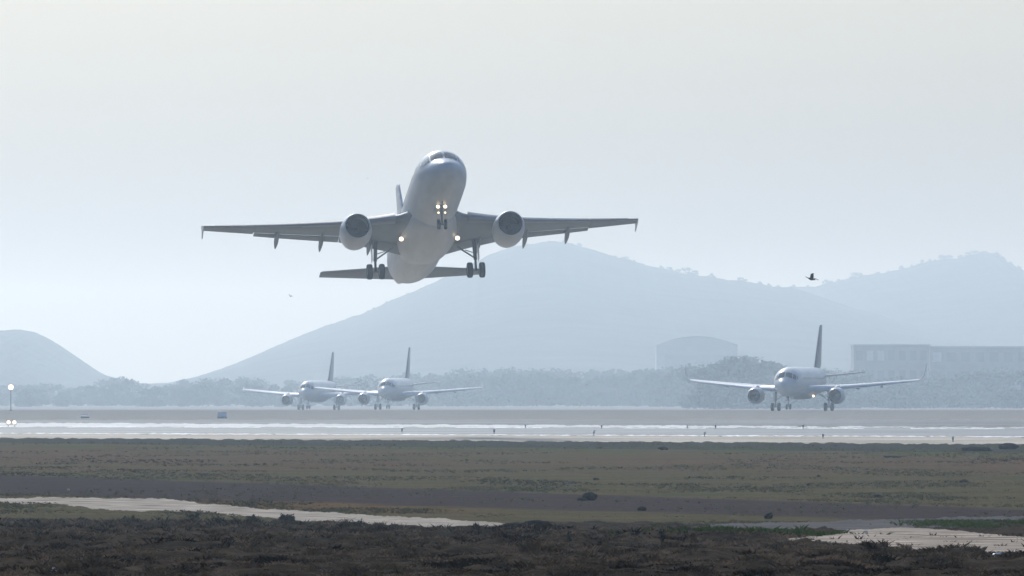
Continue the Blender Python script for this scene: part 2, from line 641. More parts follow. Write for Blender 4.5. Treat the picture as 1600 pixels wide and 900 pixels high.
MAIN = [(-900, 606), (-200, 604), (60, 603), (180, 602), (240, 600), (280, 596), (310, 590), (350, 578), (390, 560), (420, 545), (460, 528), (500, 512), (540, 499),
        (570, 487), (600, 474), (640, 458), (680, 440), (720, 420), (760, 400), (800, 385), (830, 379), (860, 376), (890, 379), (920, 389),
        (950, 397), (980, 405), (1020, 416), (1060, 424), (1100, 431), (1150, 438), (1200, 446), (1240, 449), (1300, 470), (1400, 500), (1600, 540), (2000, 580), (2500, 600)]
RIGHT = [(900, 598), (1000, 560), (1080, 500), (1140, 455), (1180, 448), (1230, 448), (1270, 447), (1300, 440), (1350, 430), (1390, 424), (1420, 417), (1440, 410), (1470, 406),
         (1500, 402), (1530, 396), (1555, 399), (1580, 412), (1600, 422), (1650, 440), (1800, 470), (2100, 520), (2600, 585), (2900, 600)]
LEFT = [(-1400, 600), (-900, 560), (-500, 530), (-200, 520), (-80, 522), (-20, 517), (30, 515), (50, 518), (70, 529), (90, 542), (110, 557), (135, 575), (150, 584), (175, 592), (210, 598), (300, 602)]
hill('hill', MAIN, 7500, 1900, 1100, M['hill'], 1.5, 0.0)
hill('hill', RIGHT, 8400, 1900, 1100, M['hill'], 1.5, 4.0)
hill('hill', LEFT, 6300, 1400, 1000, M['hill'], 0.8, 8.0)

# ------------------------------------------------------------------ airliner (local axes: nose at y = 0, tail towards +y, x across, z up; metres)
BASE = (0.0, 16.0, -4.15)
ST = np.array([  # station, top, bottom, half width
    (0.0, -.57, -.63, .04), (0.12, -.30, -.90, .34), (0.4, -.04, -1.15, .64), (0.9, .24, -1.40, .99), (1.4, .47, -1.58, 1.25), (1.75, .66, -1.67, 1.39),
    (2.1, .98, -1.75, 1.51), (2.5, 1.30, -1.83, 1.62), (2.9, 1.53, -1.90, 1.72), (3.6, 1.78, -1.98, 1.84), (4.6, 1.96, -2.04, 1.93), (6.0, 2.06, -2.07, 1.97),
    (8, 2.07, -2.07, 1.975), (14, 2.07, -2.07, 1.975), (20, 2.07, -2.07, 1.975), (24, 2.07, -2.05, 1.975), (26, 2.07, -1.90, 1.94), (28, 2.05, -1.55, 1.82), (30, 2.0, -1.10, 1.60),
    (32, 1.9, -.55, 1.28), (34, 1.74, .05, .92), (36, 1.50, .58, .52), (37.1, 1.30, .85, .25), (37.5, 1.18, .96, .10)])


def st_at(s):
    # Catmull-Rom through the stations
    i = int(np.clip(np.searchsorted(ST[:, 0], s) - 1, 0, len(ST) - 2))
    p1, p2 = ST[i], ST[i + 1]
    p0 = ST[i - 1] if i > 0 else p1
    p3 = ST[i + 2] if i + 2 < len(ST) else p2
    h = p2[0] - p1[0]
    t = (s - p1[0]) / h
    m1 = (p2 - p0) / max(p2[0] - p0[0], 1e-6) * h
    m2 = (p3 - p1) / max(p3[0] - p1[0], 1e-6) * h
    r = (2 * t**3 - 3 * t**2 + 1) * p1 + (t**3 - 2 * t**2 + t) * m1 + (-2 * t**3 + 3 * t**2) * p2 + (t**3 - t**2) * m2
    return r[1], r[2], max(r[3], 0.02)


def skin(s, th, out=0.0):
    """point of the fuselage skin, th from the crown (positive to +x)"""
    top, bot, hw = st_at(s)
    zc = float(np.interp(s, [0, 1.5, 4, 24, 30, 34, 37.5], [-.6, -.45, 0, 0, .45, .9, 1.07]))
    c, n = math.cos(th), math.sin(th)
    z = zc + ((top - zc) if c > 0 else (zc - bot)) * c
    x = hw * n
    if out:
        l = math.hypot(x, z - zc) or 1
        x += out * x / l
        z += out * (z - zc) / l
    return (x, s, z)


def skin_patch(g, corners, out=0.012, n=6, mat=0):
    """a pane lying on the skin: corners (s, th in degrees), four of them"""
    a, b, c, d = [(p[0], math.radians(p[1])) for p in corners]
    v, f = [], []
    for i in range(n + 1):
        for j in range(n + 1):
            u, w = i / n, j / n
            s = (a[0] * (1 - u) + b[0] * u) * (1 - w) + (d[0] * (1 - u) + c[0] * u) * w
            t = (a[1] * (1 - u) + b[1] * u) * (1 - w) + (d[1] * (1 - u) + c[1] * u) * w
            p = skin(s, t, out)
            if s < 3.2:                       # the nose slopes: push forward as well
                p = (p[0], p[1] - out * 0.8, p[2] + out * 0.5)
            v.append(p)
    for i in range(n):
        for j in range(n):
            q = i * (n + 1) + j
            f.append((q, q + 1, q + n + 2, q + n + 1))
    g.add(v, f, mat)


def foil(a=0.0, b=1.0, t=0.12, camber=0.015, n=14):
    """closed ring of (chord fraction, height) between chord fractions a and b"""
    def yt(x):
        return 5 * t * (0.2969 * math.sqrt(max(x, 0)) - 0.126 * x - 0.3516 * x * x + 0.2843 * x**3 - 0.1036 * x**4) + 0.0006

    def yc(x):
        return camber * 4 * x * (1 - x)
    us = [a + (b - a) * (0.5 - 0.5 * math.cos(math.pi * i / n)) for i in range(n + 1)]
    return [(x, yc(x) + yt(x)) for x in us[::-1]] + [(x, yc(x) - yt(x)) for x in us[(1 if a == 0 else 0):]]


SWEEP = math.tan(math.radians(27.5))


def wing_le(x):
    x = abs(x)
    return 11.55 + (x - 1.98) * SWEEP - (0.5 * max(0, 2.9 - x) ** 1.5 if x < 2.9 else 0)


def wing_te(x):
    x = abs(x)
    return 18.75 if x < 6.4 else 18.75 + (x - 6.4) * 0.205


def wing_z(x):
    x = abs(x)
    return -1.22 + max(0, x - 1.9) * math.tan(math.radians(5.1)) + 0.62 * (x / 16.7) ** 2


def wing_t(x):
    return float(np.interp(abs(x), [1, 2, 6.4, 16.5], [.15, .15, .112, .09]))


def wing_tw(x):
    return math.radians(float(np.interp(abs(x), [1.5, 3.5, 6.4, 16.5], [3.5, 1.0, -2.2, -4.2])))


def wring(x, a=0.0, b=1.0, scale=1.0, dx=0.0, dz=0.0, rot=0.0, n=14, t=None):
    """wing section at span station x; part a..b of the chord, moved by dx, dz chords and turned by rot about its front"""
    le, c = wing_le(x), wing_te(x) - wing_le(x)
    pts = foil(a, b, wing_t(x) if t is None else t, n=n)
    tw = wing_tw(x)
    out = []
    for (u, h) in pts:
        u0, h0 = (u - a) * scale, h * scale
        u1 = u0 * math.cos(rot) + h0 * math.sin(rot) + a + dx
        h1 = -u0 * math.sin(rot) + h0 * math.cos(rot) + dz
        u2 = (u1 - 0.4) * math.cos(tw) + h1 * math.sin(tw) + 0.4
        h2 = -(u1 - 0.4) * math.sin(tw) + h1 * math.cos(tw)
        out.append((x, le + u2 * c, wing_z(x) + h2 * c))
    return out


def build_airliner():
    root = empty('passenger_jet')
    # --- fuselage
    g = Geo()
    ss = [0, .02, .06, .12, .2, .3, .42, .56, .72, .9, 1.1, 1.3, 1.5, 1.7, 1.9, 2.1, 2.3, 2.5, 2.7, 2.95, 3.3, 3.7, 4.2, 4.8, 5.5] + list(np.arange(6.5, 24, 1.25)) + list(np.arange(24, 37.3, .6)) + [37.5]
    g.loft([[skin(s, 2 * math.pi * k / 56) for k in range(56)] for s in ss])
    fus = g.build('fuselage', M['paint'], root, off=BASE)
    # --- windscreen panes and side windows of the cockpit
    for s in (1, -1):
        for c in (((1.72, 3), (1.86, 43), (2.60, 35), (2.50, 3)), ((1.92, 47), (2.25, 70), (2.98, 60), (2.70, 39)), ((2.33, 71), (3.05, 73), (3.40, 62), (3.06, 60.5))):
            w = Geo()
            skin_patch(w, [(p[0], p[1] * s) for p in c], 0.016)
            w.build('cockpit_window', M['glass'], root, off=BASE)
    # --- cabin windows and doors
    wproto = None
    for sd in (1, -1):
        for k in range(34):
            sv = 6.35 + 0.72 * k
            if abs(sv - 15.2) < 0.25:
                continue
            if wproto is None:
                w = Geo()
                ring = []
                for q in range(12):
                    a = 2 * math.pi * q / 12
                    ring.append((0.012, 0.115 * math.copysign(abs(math.cos(a)) ** .7, math.cos(a)), 0.165 * math.copysign(abs(math.sin(a)) ** .7, math.sin(a))))
                w.loft([[(0.0, p[1] * 1.06, p[2] * 1.06) for p in ring], ring], True, True)
                wproto = w.build('cabin_window', M['cabin_glass'], root)
                o = wproto
            else:
                o = wproto.copy()
                COL.objects.link(o)
                o.parent = root
            zz = 0.52
            x, _, z = skin(sv, math.asin(min(1, 1)) - math.asin(zz / 2.07), 0.0)
            o.location = (sd * x - BASE[0], sv - BASE[1], z - BASE[2])
            o.rotation_euler = (0, -sd * math.asin(zz / 2.07) * 0.98 + (math.pi if sd < 0 else 0), 0)
        for sv, wd in ((5.15, .82), (29.4, .76)):
            w = Geo()
            t0, t1 = (64, 112) if sv < 10 else (62, 108)
            skin_patch(w, [(sv - wd / 2, t0 * sd), (sv - wd / 2, t1 * sd), (sv + wd / 2, t1 * sd), (sv + wd / 2, t0 * sd)], 0.010, 8)
            w.build('cabin_door', M['nacelle'], root, off=BASE)
    # --- belly fairing
    g = Geo()
    rings = []
    for i in range(27):
        t = i / 26
        s = 10.2 + 11.2 * t
        e = math.sin(math.pi * t) ** 0.55
        ring = []
        for k in range(40):
            a = 2 * math.pi * k / 40
            c, n = math.cos(a), math.sin(a)
            hw = 1.30 + 0.92 * e
            x = hw * math.copysign(abs(n) ** .8, n)
            z = -1.25 + (0.75 * e + .1) * c if c > 0 else -1.25 + (0.70 + 0.58 * e) * c
            ring.append((x, s, z))
        rings.append(ring)
    g.loft(rings)
    g.build('belly_fairing', M['paint'], root, off=BASE)
    for s in (1, -1):
        # --- wing with its fixed trailing edge ahead of the flaps
        g = Geo()
        inner = [1.2, 1.98, 2.4, 3, 4, 5, 6.4, 8, 9.6, 11.2, 12.75]
        g.loft([[(s * p[0], p[1], p[2]) for p in wring(x, 0, 0.775, n=18)] for x in inner])
        outer = [12.78, 13.5, 14.5, 15.5, 16.2, 16.5]
        g.loft([[(s * p[0], p[1], p[2]) for p in wring(x, 0, 1.0, n=18)] for x in outer])
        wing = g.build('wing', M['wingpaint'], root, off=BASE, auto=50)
        # --- flaps out
        for (xa, xb) in ((1.5, 6.4), (6.45, 12.72)):
            g = Geo()
            g.loft([[(s * p[0], p[1], p[2]) for p in wring(x, 0.0, 1.0, 0.250, 0.797, -0.017, math.radians(8), t=.13, n=12)] for x in np.linspace(xa, xb, 7)])
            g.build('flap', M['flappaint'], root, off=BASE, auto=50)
        # --- slats out
        for (xa, xb) in ((2.75, 5.2), (6.35, 9.4), (9.45, 12.5), (12.55, 15.7)):
            g = Geo()
            g.loft([[(s * p[0], p[1], p[2]) for p in wring(x, 0.0, 0.125, 1.0, -0.055, -0.022, math.radians(-16), n=10)] for x in np.linspace(xa, xb, 5)])
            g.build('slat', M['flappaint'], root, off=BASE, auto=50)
        # --- flap track fairings
        for xf, ln in ((4.15, 3.0), (7.75, 3.1), (11.05, 2.6)):
            g = Geo()
            te = wing_te(xf)
            z0 = wing_z(xf)
            rings = []
            for i in range(15):
                t = i / 14
                y = te - ln * .72 + ln * 1.12 * t
                r = max(0.03, math.sin(math.pi * min(1, t * 0.93 + 0.04)) ** 0.7)
                drop = -0.12 - 0.40 * t ** 1.6
                rings.append([(s * xf + 0.17 * r * math.cos(a), y, z0 + drop + 0.30 * r * math.sin(a) - 0.10 * t) for a in np.linspace(0, 2 * math.pi, 14, endpoint=False)])
            g.loft(rings)
            g.build('flap_track_fairing', M['flappaint'], root, off=BASE)
        # --- wingtip fence
        g = Geo()
        x = 16.5
        zt = wing_z(x)
        yl, yt = wing_le(x), wing_te(x)
        prof = [(yl + .05, zt - .02), (yl + .75, zt + .22), (yt + .25, zt + .50), (yt + .45, zt + .48), (yt + .16, zt + .02), (yt + .40, zt - .46), (yt + .22, zt - .48), (yl + .8, zt - .22)]
        g.loft([[(s * (x - .02), p[0], p[1]) for p in prof], [(s * (x + .05), p[0], p[1]) for p in prof]])
        g.build('wingtip_fence', M['paint'], root, smooth=False, off=BASE)
        # --- engine
        ex, ez, es = 5.75 * s, -1.97, 10.55
        c = (ex, es, ez)
        g = Geo()
        g.lathe([(.03, .955), (.18, 1.02), (.5, 1.105), (1.0, 1.175), (1.6, 1.20), (2.2, 1.18), (2.8, 1.10), (3.25, 1.00), (3.30, .97), (3.0, .95)], n=48, c=c)
        eng = g.build('engine', M['nacelle'], root, off=BASE)
        g = Geo()
        g.lathe([(.16, .872), (.05, .885), (0.0, .91), (-.01, .93), (.03, .957)], n=48, c=c)
        g.build('intake_lip', M['lip'], eng, off=BASE)
        g = Geo()
        g.lathe([(.155, .872), (.5, .85), (.95, .865), (1.25, .87), (1.30, .30)], n=48, c=c)
        g.build('intake_duct', M['duct'], eng, off=BASE)
        g = Geo()
        for k in range(24):
            a = 2 * math.pi * k / 24
            rings = []
            for i in range(6):
                r = .22 + (.85 - .22) * i / 5
                st = math.radians(25 + 38 * i / 5)
                aa = a + .12 * (i / 5) ** 2
                w = .085 + .03 * i / 5
                cx, cz = ex + r * math.cos(aa), ez + r * math.sin(aa)
                tx, tz = -math.sin(aa), math.cos(aa)
                d = w * math.sin(st)
                y = w * math.cos(st)
                rings.append([(cx + tx * d, es + 1.08 - y, cz + tz * d), (cx + tx * .012, es + 1.08, cz + tz * .012 - .006), (cx - tx * d, es + 1.08 + y, cz - tz * d), (cx - tx * .012, es + 1.085, cz - tz * .012 + .006)])
            g.loft(rings)
        g.build('fan', M['fan'], eng, off=BASE)
        g = Geo()
        g.lathe([(.62, .005), (.68, .07), (.8, .14), (.95, .21), (1.08, .25), (1.2, .26)], n=28, c=c)
        g.build('spinner', M['spinner'], eng, off=BASE)
        g = Geo()
        g.lathe([(2.9, .66), (3.3, .64), (3.9, .55), (4.5, .42), (4.45, .39), (4.2, .36)], n=32, c=c)
        g.lathe([(4.0, .30), (4.5, .24), (5.0, .03)], n=24, c=c)
        g.build('exhaust_nozzle', M['hot'], eng, off=BASE)
        g = Geo()
        rings = []
        for (y, zt_, zb, hw) in ((es + .75, ez + 1.16, ez + 1.0, .05), (es + 1.5, ez + 1.36, ez + .95, .17), (es + 2.5, ez + 1.46, ez + .85, .21), (es + 3.3, wing_z(5.75) + .12, ez + .62, .22), (es + 4.3, wing_z(5.75) + .1, ez + .75, .2), (es + 5.6, wing_z(5.75) - .12, ez + 1.05, .14), (es + 6.6, wing_z(5.75) - .2, wing_z(5.75) - .3, .04)):
            rings.append([(ex + hw, y, zt_), (ex + hw, y, zb), (ex - hw, y, zb), (ex - hw, y, zt_)])
        g.loft(rings)
        g.build('engine_pylon', M['nacelle'], eng, off=BASE, auto=40)
        # --- tailplane
        g = Geo()
        rings = []
        for x in (.35, 1.0, 2.5, 4.2, 5.6, 6.1, 6.24):
            le = 31.5 + x * math.tan(math.radians(30)) + (.25 if x > 6.2 else 0)
            te = 35.45 + x * .205
            z = .72 + x * math.tan(math.radians(6))
            ch = te - le
            rings.append([(s * x, le + u * ch, z + h * ch) for (u, h) in foil(0, 1, .10, -.005)])
        g.loft(rings)
        g.build('tailplane', M['wingpaint'], root, off=BASE, auto=50)
        # --- main gear
        gx, gy, gz = 3.8 * s, 17.7, -3.56
        g = Geo()
        g.tube((gx - .08 * s, gy - .05, wing_z(3.8) - .2), (gx, gy, -2.75), .15, .14, 16)
        g.tube((gx, gy, -2.8), (gx, gy, gz), .095, .095, 14)
        g.tube((gx - .62, gy, gz), (gx + .62, gy, gz), .075, .075, 12)
        g.tube((gx, gy + .12, -2.6), (gx, gy + .38, -3.0), .04, .04, 8)
        g.tube((gx, gy + .38, -3.0), (gx, gy + .12, -3.45), .04, .04, 8)
        gear = g.build('main_gear', M['strut'], root, off=BASE, auto=40)
        g = Geo()
        g.tube((gx, gy - .02, -2.65), (gx - 1.35 * s, gy - .1, -1.75), .06, .07, 10)
        g.tube((gx, gy + .1, -2.2), (gx - .75 * s, gy + .02, -1.98), .035, .035, 8)
        g.build('side_stay', M['strut'], gear, off=BASE, auto=40)
        g = Geo()
        g.box((gx + .24 * s, gy + .02, -2.15), (.045, .85, 1.25))
        g.build('gear_door', M['nacelle'], gear, smooth=False, off=BASE)
        for q in (-1, 1):
            wheel(gear, (gx + .465 * q, gy, gz), .585, .205)
    # --- fin and rudder
    def fin_ring(z, a, b):
        le = float(np.interp(z, [1.2, 2.0, 2.6, 8.0, 8.12], [27.6, 29.0, 29.75, 34.05, 34.4]))
        te = float(np.interp(z, [1.2, 2, 8.12], [35.1, 35.3, 36.55]))
        ch = te - le
        return [(h * ch, le + u * ch, z) for (u, h) in foil(a, b, .10, 0.0)]
    g = Geo()
    g.loft([fin_ring(z, 0, .70) for z in (1.2, 2.0, 2.6, 4, 6, 7.6, 8.0, 8.12)])
    fin = g.build('tail_fin', M['paint'], root, off=BASE, auto=50)
    g = Geo()
    g.loft([fin_ring(z, .705, 1.0) for z in (2.2, 3, 4, 6, 7.6, 8.0)])
    g.build('rudder', M['paint'], fin, off=BASE, auto=50)
    # --- nose gear
    ny_, nz_ = 5.07, -3.52
    g = Geo()
    g.tube((0, ny_ + .05, -1.95), (0, ny_ + .02, -2.75), .105, .10, 14)
    g.tube((0, ny_ + .02, -2.7), (0, ny_, nz_), .07, .07, 12)
    g.tube((-.34, ny_, nz_), (.34, ny_, nz_), .05, .05, 10)
    g.tube((0, ny_ - .1, -2.6), (0, ny_ - .9, -2.0), .05, .05, 8)
    g.box((0, ny_ - .08, -2.22), (.78, .05, .09))
    ng = g.build('nose_gear', M['strut'], root, off=BASE, auto=40)
    for q in (-1, 1):
        wheel(ng, (.25 * q, ny_, nz_), .385, .11)
        g = Geo()
        g.box((.44 * q, ny_ + .95, -2.28), (.03, 1.1, .45))
        g.build('gear_door', M['paint'], ng, smooth=False, off=BASE)
        lamp(ng, 'takeoff_light', (.27 * q, ny_ - .16, -2.20), .125)
        lamp(ng, 'turnoff_light', (.25 * q, ny_ - .14, -2.66), .065)
        lamp(root, 'landing_light', (2.12 * q, 14.2, -2.02), .16)
    return root


def wheel(parent, c, r, w):
    g = Geo()
    prof = [(-w * .80, r * .58), (-w, r * .70), (-w, r * .86), (-w * .78, r * .97), (-w * .3, r), (w * .3, r), (w * .78, r * .97), (w, r * .86), (w, r * .70), (w * .80, r * .58)]
    g.lathe(prof, 'x', 28, c, 0)
    g.lathe([(-w * .80, r * .58), (-w * .55, r * .5), (-w * .45, r * .2), (-w * .75, r * .14), (-w * .75, .01)], 'x', 20, c, 1)
    g.lathe([(w * .80, r * .58), (w * .55, r * .5), (w * .45, r * .2), (w * .75, r * .14), (w * .75, .01)], 'x', 20, c, 1)
    return g.build('wheel', [M['tyre'], M['rim']], parent, off=BASE, auto=40)


def lamp(parent, name, c, r):
    g = Geo()
    g.lathe([(.16, .02), (.14, r * .6), (.04, r * 1.05), (0, r * 1.08)], 'y', 20, c, 1)
    g.lathe([(0, r * 1.08), (0.004, r), (-.02, r * .75), (-.04, r * .35), (-.045, .005)], 'y', 20, c, 0)
    o = g.build(name, [M['lamp'], M['strut']], parent, off=BASE, auto=50)
    return o


def pose(root, P0, yaw, pitch, roll):
    R = Matrix.Rotation(math.radians(yaw), 4, 'Z') @ Matrix.Rotation(math.radians(pitch), 4, 'X') @ Matrix.Rotation(math.radians(roll), 4, 'Y')
    root.matrix_world = Matrix.Translation(Vector(P0) + R @ Vector(BASE)) @ R


jet = build_airliner()
pose(jet, (-4.82, 755.7, 20.6), 6.18, -15.09, -1.1)
tag(jet, 'white airliner in mid air climbing away with wheels down and landing lights lit', 'airplane')


def parked(x_gear, dist, yaw, ground_z, label, tail='fin_blue'):
    r = copy_tree(jet)
    # main wheels (y = 17.7) on the ground under survey column x_gear
    X = (x_gear - 800) / F * dist
    a = math.radians(yaw)
    r.matrix_world = Matrix.Translation((X + math.sin(a) * 1.7, dist - math.cos(a) * 1.7, ground_z)) @ Matrix.Rotation(a, 4, 'Z')
    for ch in r.children_recursive:
        if ch.name.split('.')[0] in ('takeoff_light', 'turnoff_light', 'landing_light'):
            lamps_of.setdefault(r.name, []).append(ch)
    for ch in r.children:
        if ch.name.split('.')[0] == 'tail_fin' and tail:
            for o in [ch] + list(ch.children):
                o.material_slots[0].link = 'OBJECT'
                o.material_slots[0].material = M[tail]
    for ch in r.children:
        kind_ = ch.name.split('.')[0]
        if kind_ in ('wing', 'slat', 'flap', 'tailplane'):
            if kind_ != 'tailplane':
                ch.data = rest_mesh(ch.data)
            ch.material_slots[0].link = 'OBJECT'
            ch.material_slots[0].material = M['lip'] if kind_ == 'slat' else M['paint']  # white wings and bare slats stand in for sun glint on top
        elif kind_ in ('flap_track_fairing', 'wingtip_fence'):
            ch.data = rest_mesh(ch.data)
    tag(r, label, 'airplane', 'airliners queueing on the far taxiway')
    return r


lamps_of = {}
rest = {}


def rest_mesh(me):
    if me.name not in rest:
        m2 = me.copy()
        for v in m2.vertices:
            ax = abs(v.co.x)
            v.co.z += -0.45 * (ax / 16.7) ** 2 + 0.055 * (v.co.y + BASE[1] - wing_le(min(max(ax, 2), 16.5)) - 1.0) * min(1, max(0, (ax - 1.9) / 1.5))  # droop at rest, plus a tilt that shows the sunlit upper side
        rest[me.name] = m2
    return rest[me.name]


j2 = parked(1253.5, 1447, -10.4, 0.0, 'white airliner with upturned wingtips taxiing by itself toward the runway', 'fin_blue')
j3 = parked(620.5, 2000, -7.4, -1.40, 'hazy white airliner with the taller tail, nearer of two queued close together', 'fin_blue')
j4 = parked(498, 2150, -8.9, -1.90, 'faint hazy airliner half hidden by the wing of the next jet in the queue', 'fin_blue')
for r in (j2, j3, j4):
    for o in lamps_of[r.name]:
        lit = r is j2 and o.name.startswith('landing_light') and o.location.x > -1 and o.data.vertices[0].co.x > 0
        if not lit:
            o.material_slots[0].link = 'OBJECT'
            o.material_slots[0].material = M['lamp_off']
# the lone taxiing jet has tall upturned wingtips instead of fences
for ch in list(j2.children):
    if ch.name.startswith('wingtip_fence'):
        bpy.data.objects.remove(ch)
for s in (1, -1):
    g = Geo()
    rings = []
    x0 = 16.4
    for i in range(12):
        t = i / 11
        a = math.radians(12 + 70 * min(1, t * 2.2))
        if i == 0:
            px_, pz_ = x0, wing_z(x0)
        else:
            px_ += .24 * math.cos(a)
            pz_ += .24 * math.sin(a)
        ch = 1.55 * (1 - t) + .5 * t
        le = wing_le(x0) + 2.0 * t ** 1.1
        rings.append([(s * (px_ - h * ch * math.sin(a)), le + u * ch, pz_ + h * ch * math.cos(a)) for (u, h) in foil(0, 1, .09, 0)])
    g.loft(rings)
    wl_ = g.build('winglet', M['paint'], j2, off=BASE, auto=50)
    for v in wl_.data.vertices:
        v.co.z -= 0.43

# ------------------------------------------------------------------ trees
M['leaf'] = simple_mat('dusty_leaves', (0.055, 0.066, 0.038), 0.8, 0.5, 0.9, spec=0.0)
M['bark'] = simple_mat('grey_bark', (0.10, 0.085, 0.07), 0.9, 0.3, 6, spec=0.0)


def make_tree(name, h, spread, lobes, seed, leaves=1500):
    r = np.random.default_rng(seed)
    root = empty(name)
    g = Geo()
    pts = [(0, 0, 0), (.06 * h * r.normal(), .05 * h * r.normal() * .5, h * .3), (.08 * h * r.normal() * .5, 0, h * .6)]
    rad = [h * .030, h * .022, h * .012]
    for a, b, ra, rb in zip(pts[:-1], pts[1:], rad[:-1], rad[1:]):
        g.tube(a, b, ra, rb, 8)
    cs = []
    for k in range(lobes):
        an = r.random() * 2 * math.pi
        d = spread * (0.25 + .6 * r.random())
        c = Vector((d * math.cos(an), d * math.sin(an), h * (.22 + .58 * r.random())))
        cs.append((c, spread * (.28 + .25 * r.random())))
        g.tube(pts[1], c, h * .013, h * .004, 6)
    cs.append((Vector((0, 0, h * .80)), spread * .42))
    for k in range(7):
        an = 6.283 * k / 7 + r.random()
        cs.append((Vector((spread * .75 * math.cos(an), spread * .75 * math.sin(an), h * (.10 + .16 * r.random()))), spread * .40))
    g.build('trunk', M['bark'], root)
    v, f = [], []
    for i in range(leaves):
        c, R = cs[int(r.integers(len(cs)))]
        d = Vector(r.normal(size=3)).normalized() * (R * (0.55 + .5 * r.random() ** .6))
        d.z *= .72
        p = c + d
        if p.z < h * .03:
            p.z = h * (.03 + .1 * r.random())
        u = Vector(r.normal(size=3)).normalized()
        w = u.orthogonal().normalized()
        w2 = u.cross(w)
        sz = h * (.022 + .030 * r.random())
        q = [p + w * sz, p + w2 * sz * .8, p - w * sz, p - w2 * sz * .8]
        b = len(v)
        v += q
        f.append((b, b + 1, b + 2, b + 3))
    mesh_obj('crown', v, f, M['leaf'], root, smooth=False, recalc=False)
    return root


TREES = [make_tree('tree', 9.5, 3.9, 9, 11), make_tree('tree', 8.0, 4.4, 8, 12), make_tree('tree', 11.0, 3.6, 10, 13), make_tree('tree', 7.0, 3.2, 7, 14)]
_used = set()


def plant(kind, loc, scale, label, group, wide=1.0):
    o = TREES[kind] if kind not in _used else copy_tree(TREES[kind])
    _used.add(kind)
    o.location = loc
    o.rotation_euler = (0, 0, random.random() * 6.28)
    o.scale = (scale * wide, scale * wide, scale)
    return tag(o, label, 'tree', group)


def tops(prof, x):
    return float(np.interp(x, [p[0] for p in prof], [p[1] for p in prof]))


HT = (9.5, 8.0, 11.0, 7.0)
# belt of trees behind the far taxiway
BELT = [(-150, 590), (0, 596), (60, 600), (140, 592), (175, 588), (215, 594), (250, 592), (300, 590), (350, 585), (400, 588), (480, 590), (560, 586), (640, 582), (700, 578), (760, 572), (830, 570), (900, 572), (1000, 571),
        (1100, 572), (1130, 556), (1165, 549), (1200, 556), (1230, 566), (1260, 574), (1330, 572), (1400, 576), (1500, 574), (1600, 570), (1750, 572)]
x = -140.0
while x < 1740:
    for lay in range(2):
        far_ = 0 if 1085 < x < 1290 else (650 if x < 1085 else 250)
        dist = 3300 + far_ + 380 * lay + random.uniform(-120, 200)
        k = random.choice((0, 1, 2, 3, 0, 1))
        xx = x + random.uniform(-8, 8)
        ytop = tops(BELT, xx) + random.uniform(-3, 9) + (7 if lay == 0 else 0) + 4 * mnoise.noise((xx * .03, 3.3, 0))
        hh = CAM_H + (595 - ytop) / F * dist + 5.0
        if hh > 3.2:
            p = at_depth(xx, 600, dist)
            dense = 1060 < xx < 1250
            lab = 'dark bushy tree of the clump beside the arched hangar' if dense else 'hazy tree of the long low belt behind the far taxiway'
            plant(k, (p.x, dist, base_z(dist) - .1), hh / HT[k] * 1.04, lab, 'trees of the dark clump by the hangar' if dense else 'trees of the belt behind the taxiway', 1.25)
    x += random.uniform(11, 27)
# trees on the skyline of the hills
ridge = [(575, 487, 7500, 7), (604, 473, 7500, 7), (615, 469, 7500, 6), (880, 376, 7500, 5), (905, 381, 7500, 6), (978, 405, 7500, 9), (990, 408, 7500, 7), (1032, 418, 7500, 8), (1046, 421, 7500, 9), (1060, 424, 7500, 8),
         (1075, 426, 7500, 13), (1086, 428, 7500, 11), (1112, 432, 7500, 10), (1156, 439, 7500, 11), (1163, 440, 7500, 9), (1186, 443, 7500, 8), (1200, 446, 7500, 8), (1240, 448, 8400, 8), (1290, 441, 8400, 9), (1310, 438, 8400, 7),
         (1335, 433, 8400, 12), (1345, 431, 8400, 9), (1372, 427, 8400, 7), (1408, 420, 8400, 10), (1440, 411, 8400, 10), (1452, 409, 8400, 9), (1472, 406, 8400, 13), (1480, 405, 8400, 11), (1500, 403, 8400, 9), (1512, 400, 8400, 11),
         (1524, 397, 8400, 10), (1536, 397, 8400, 9), (1546, 399, 8400, 8), (1556, 400, 8400, 11), (1566, 405, 8400, 9), (1578, 412, 8400, 8), (1592, 420, 8400, 8),
         (1215, 448, 8400, 7), (1262, 447, 8400, 6), (1388, 424, 8400, 6), (1424, 416, 8400, 7), (640, 458, 7500, 5), (545, 497, 7500, 5), (28, 517, 6300, 4), (95, 545, 6300, 5), (148, 583, 6300, 5), (120, 564, 6300, 4)]
for k in range(26):
    x = random.uniform(575, 1240)
    ridge.append((x, tops(MAIN, x), 7500, random.uniform(2.5, 6)))
for k in range(26):
    x = random.uniform(1165, 1600)
    ridge.append((x, tops(RIGHT, x), 8400, random.uniform(3, 8)))
for (x, y, dist, hp) in ridge:
    p = at_depth(x, y + 4, dist)
    k = random.randrange(4)
    plant(k, (p.x, dist - 10, p.z - 1.5), (hp + 3) / F * dist / HT[k], 'small hazy tree standing on the skyline of the hills', 'trees on the hill skyline', 1.1)

# ------------------------------------------------------------------ buildings beyond the belt of trees
M['clad'] = simple_mat('pale_cladding', (0.30, 0.31, 0.32), 0.6, 0.12, 0.3)
M['roofm'] = simple_mat('roof_sheet', (0.20, 0.21, 0.22), 0.5, 0.15, 0.3)
M['door'] = simple_mat('hangar_door', (0.24, 0.25, 0.27), 0.55, 0.12, 0.4)
M['concrete'] = simple_mat('grey_concrete', (0.13, 0.135, 0.14), 0.8, 0.2, 0.3)
M['winglass'] = simple_mat('dark_window', (0.05, 0.06, 0.07), 0.15, 0.15, 1)
M['winpale'] = simple_mat('pale_window', (0.55, 0.56, 0.56), 0.3, 0.1, 1)

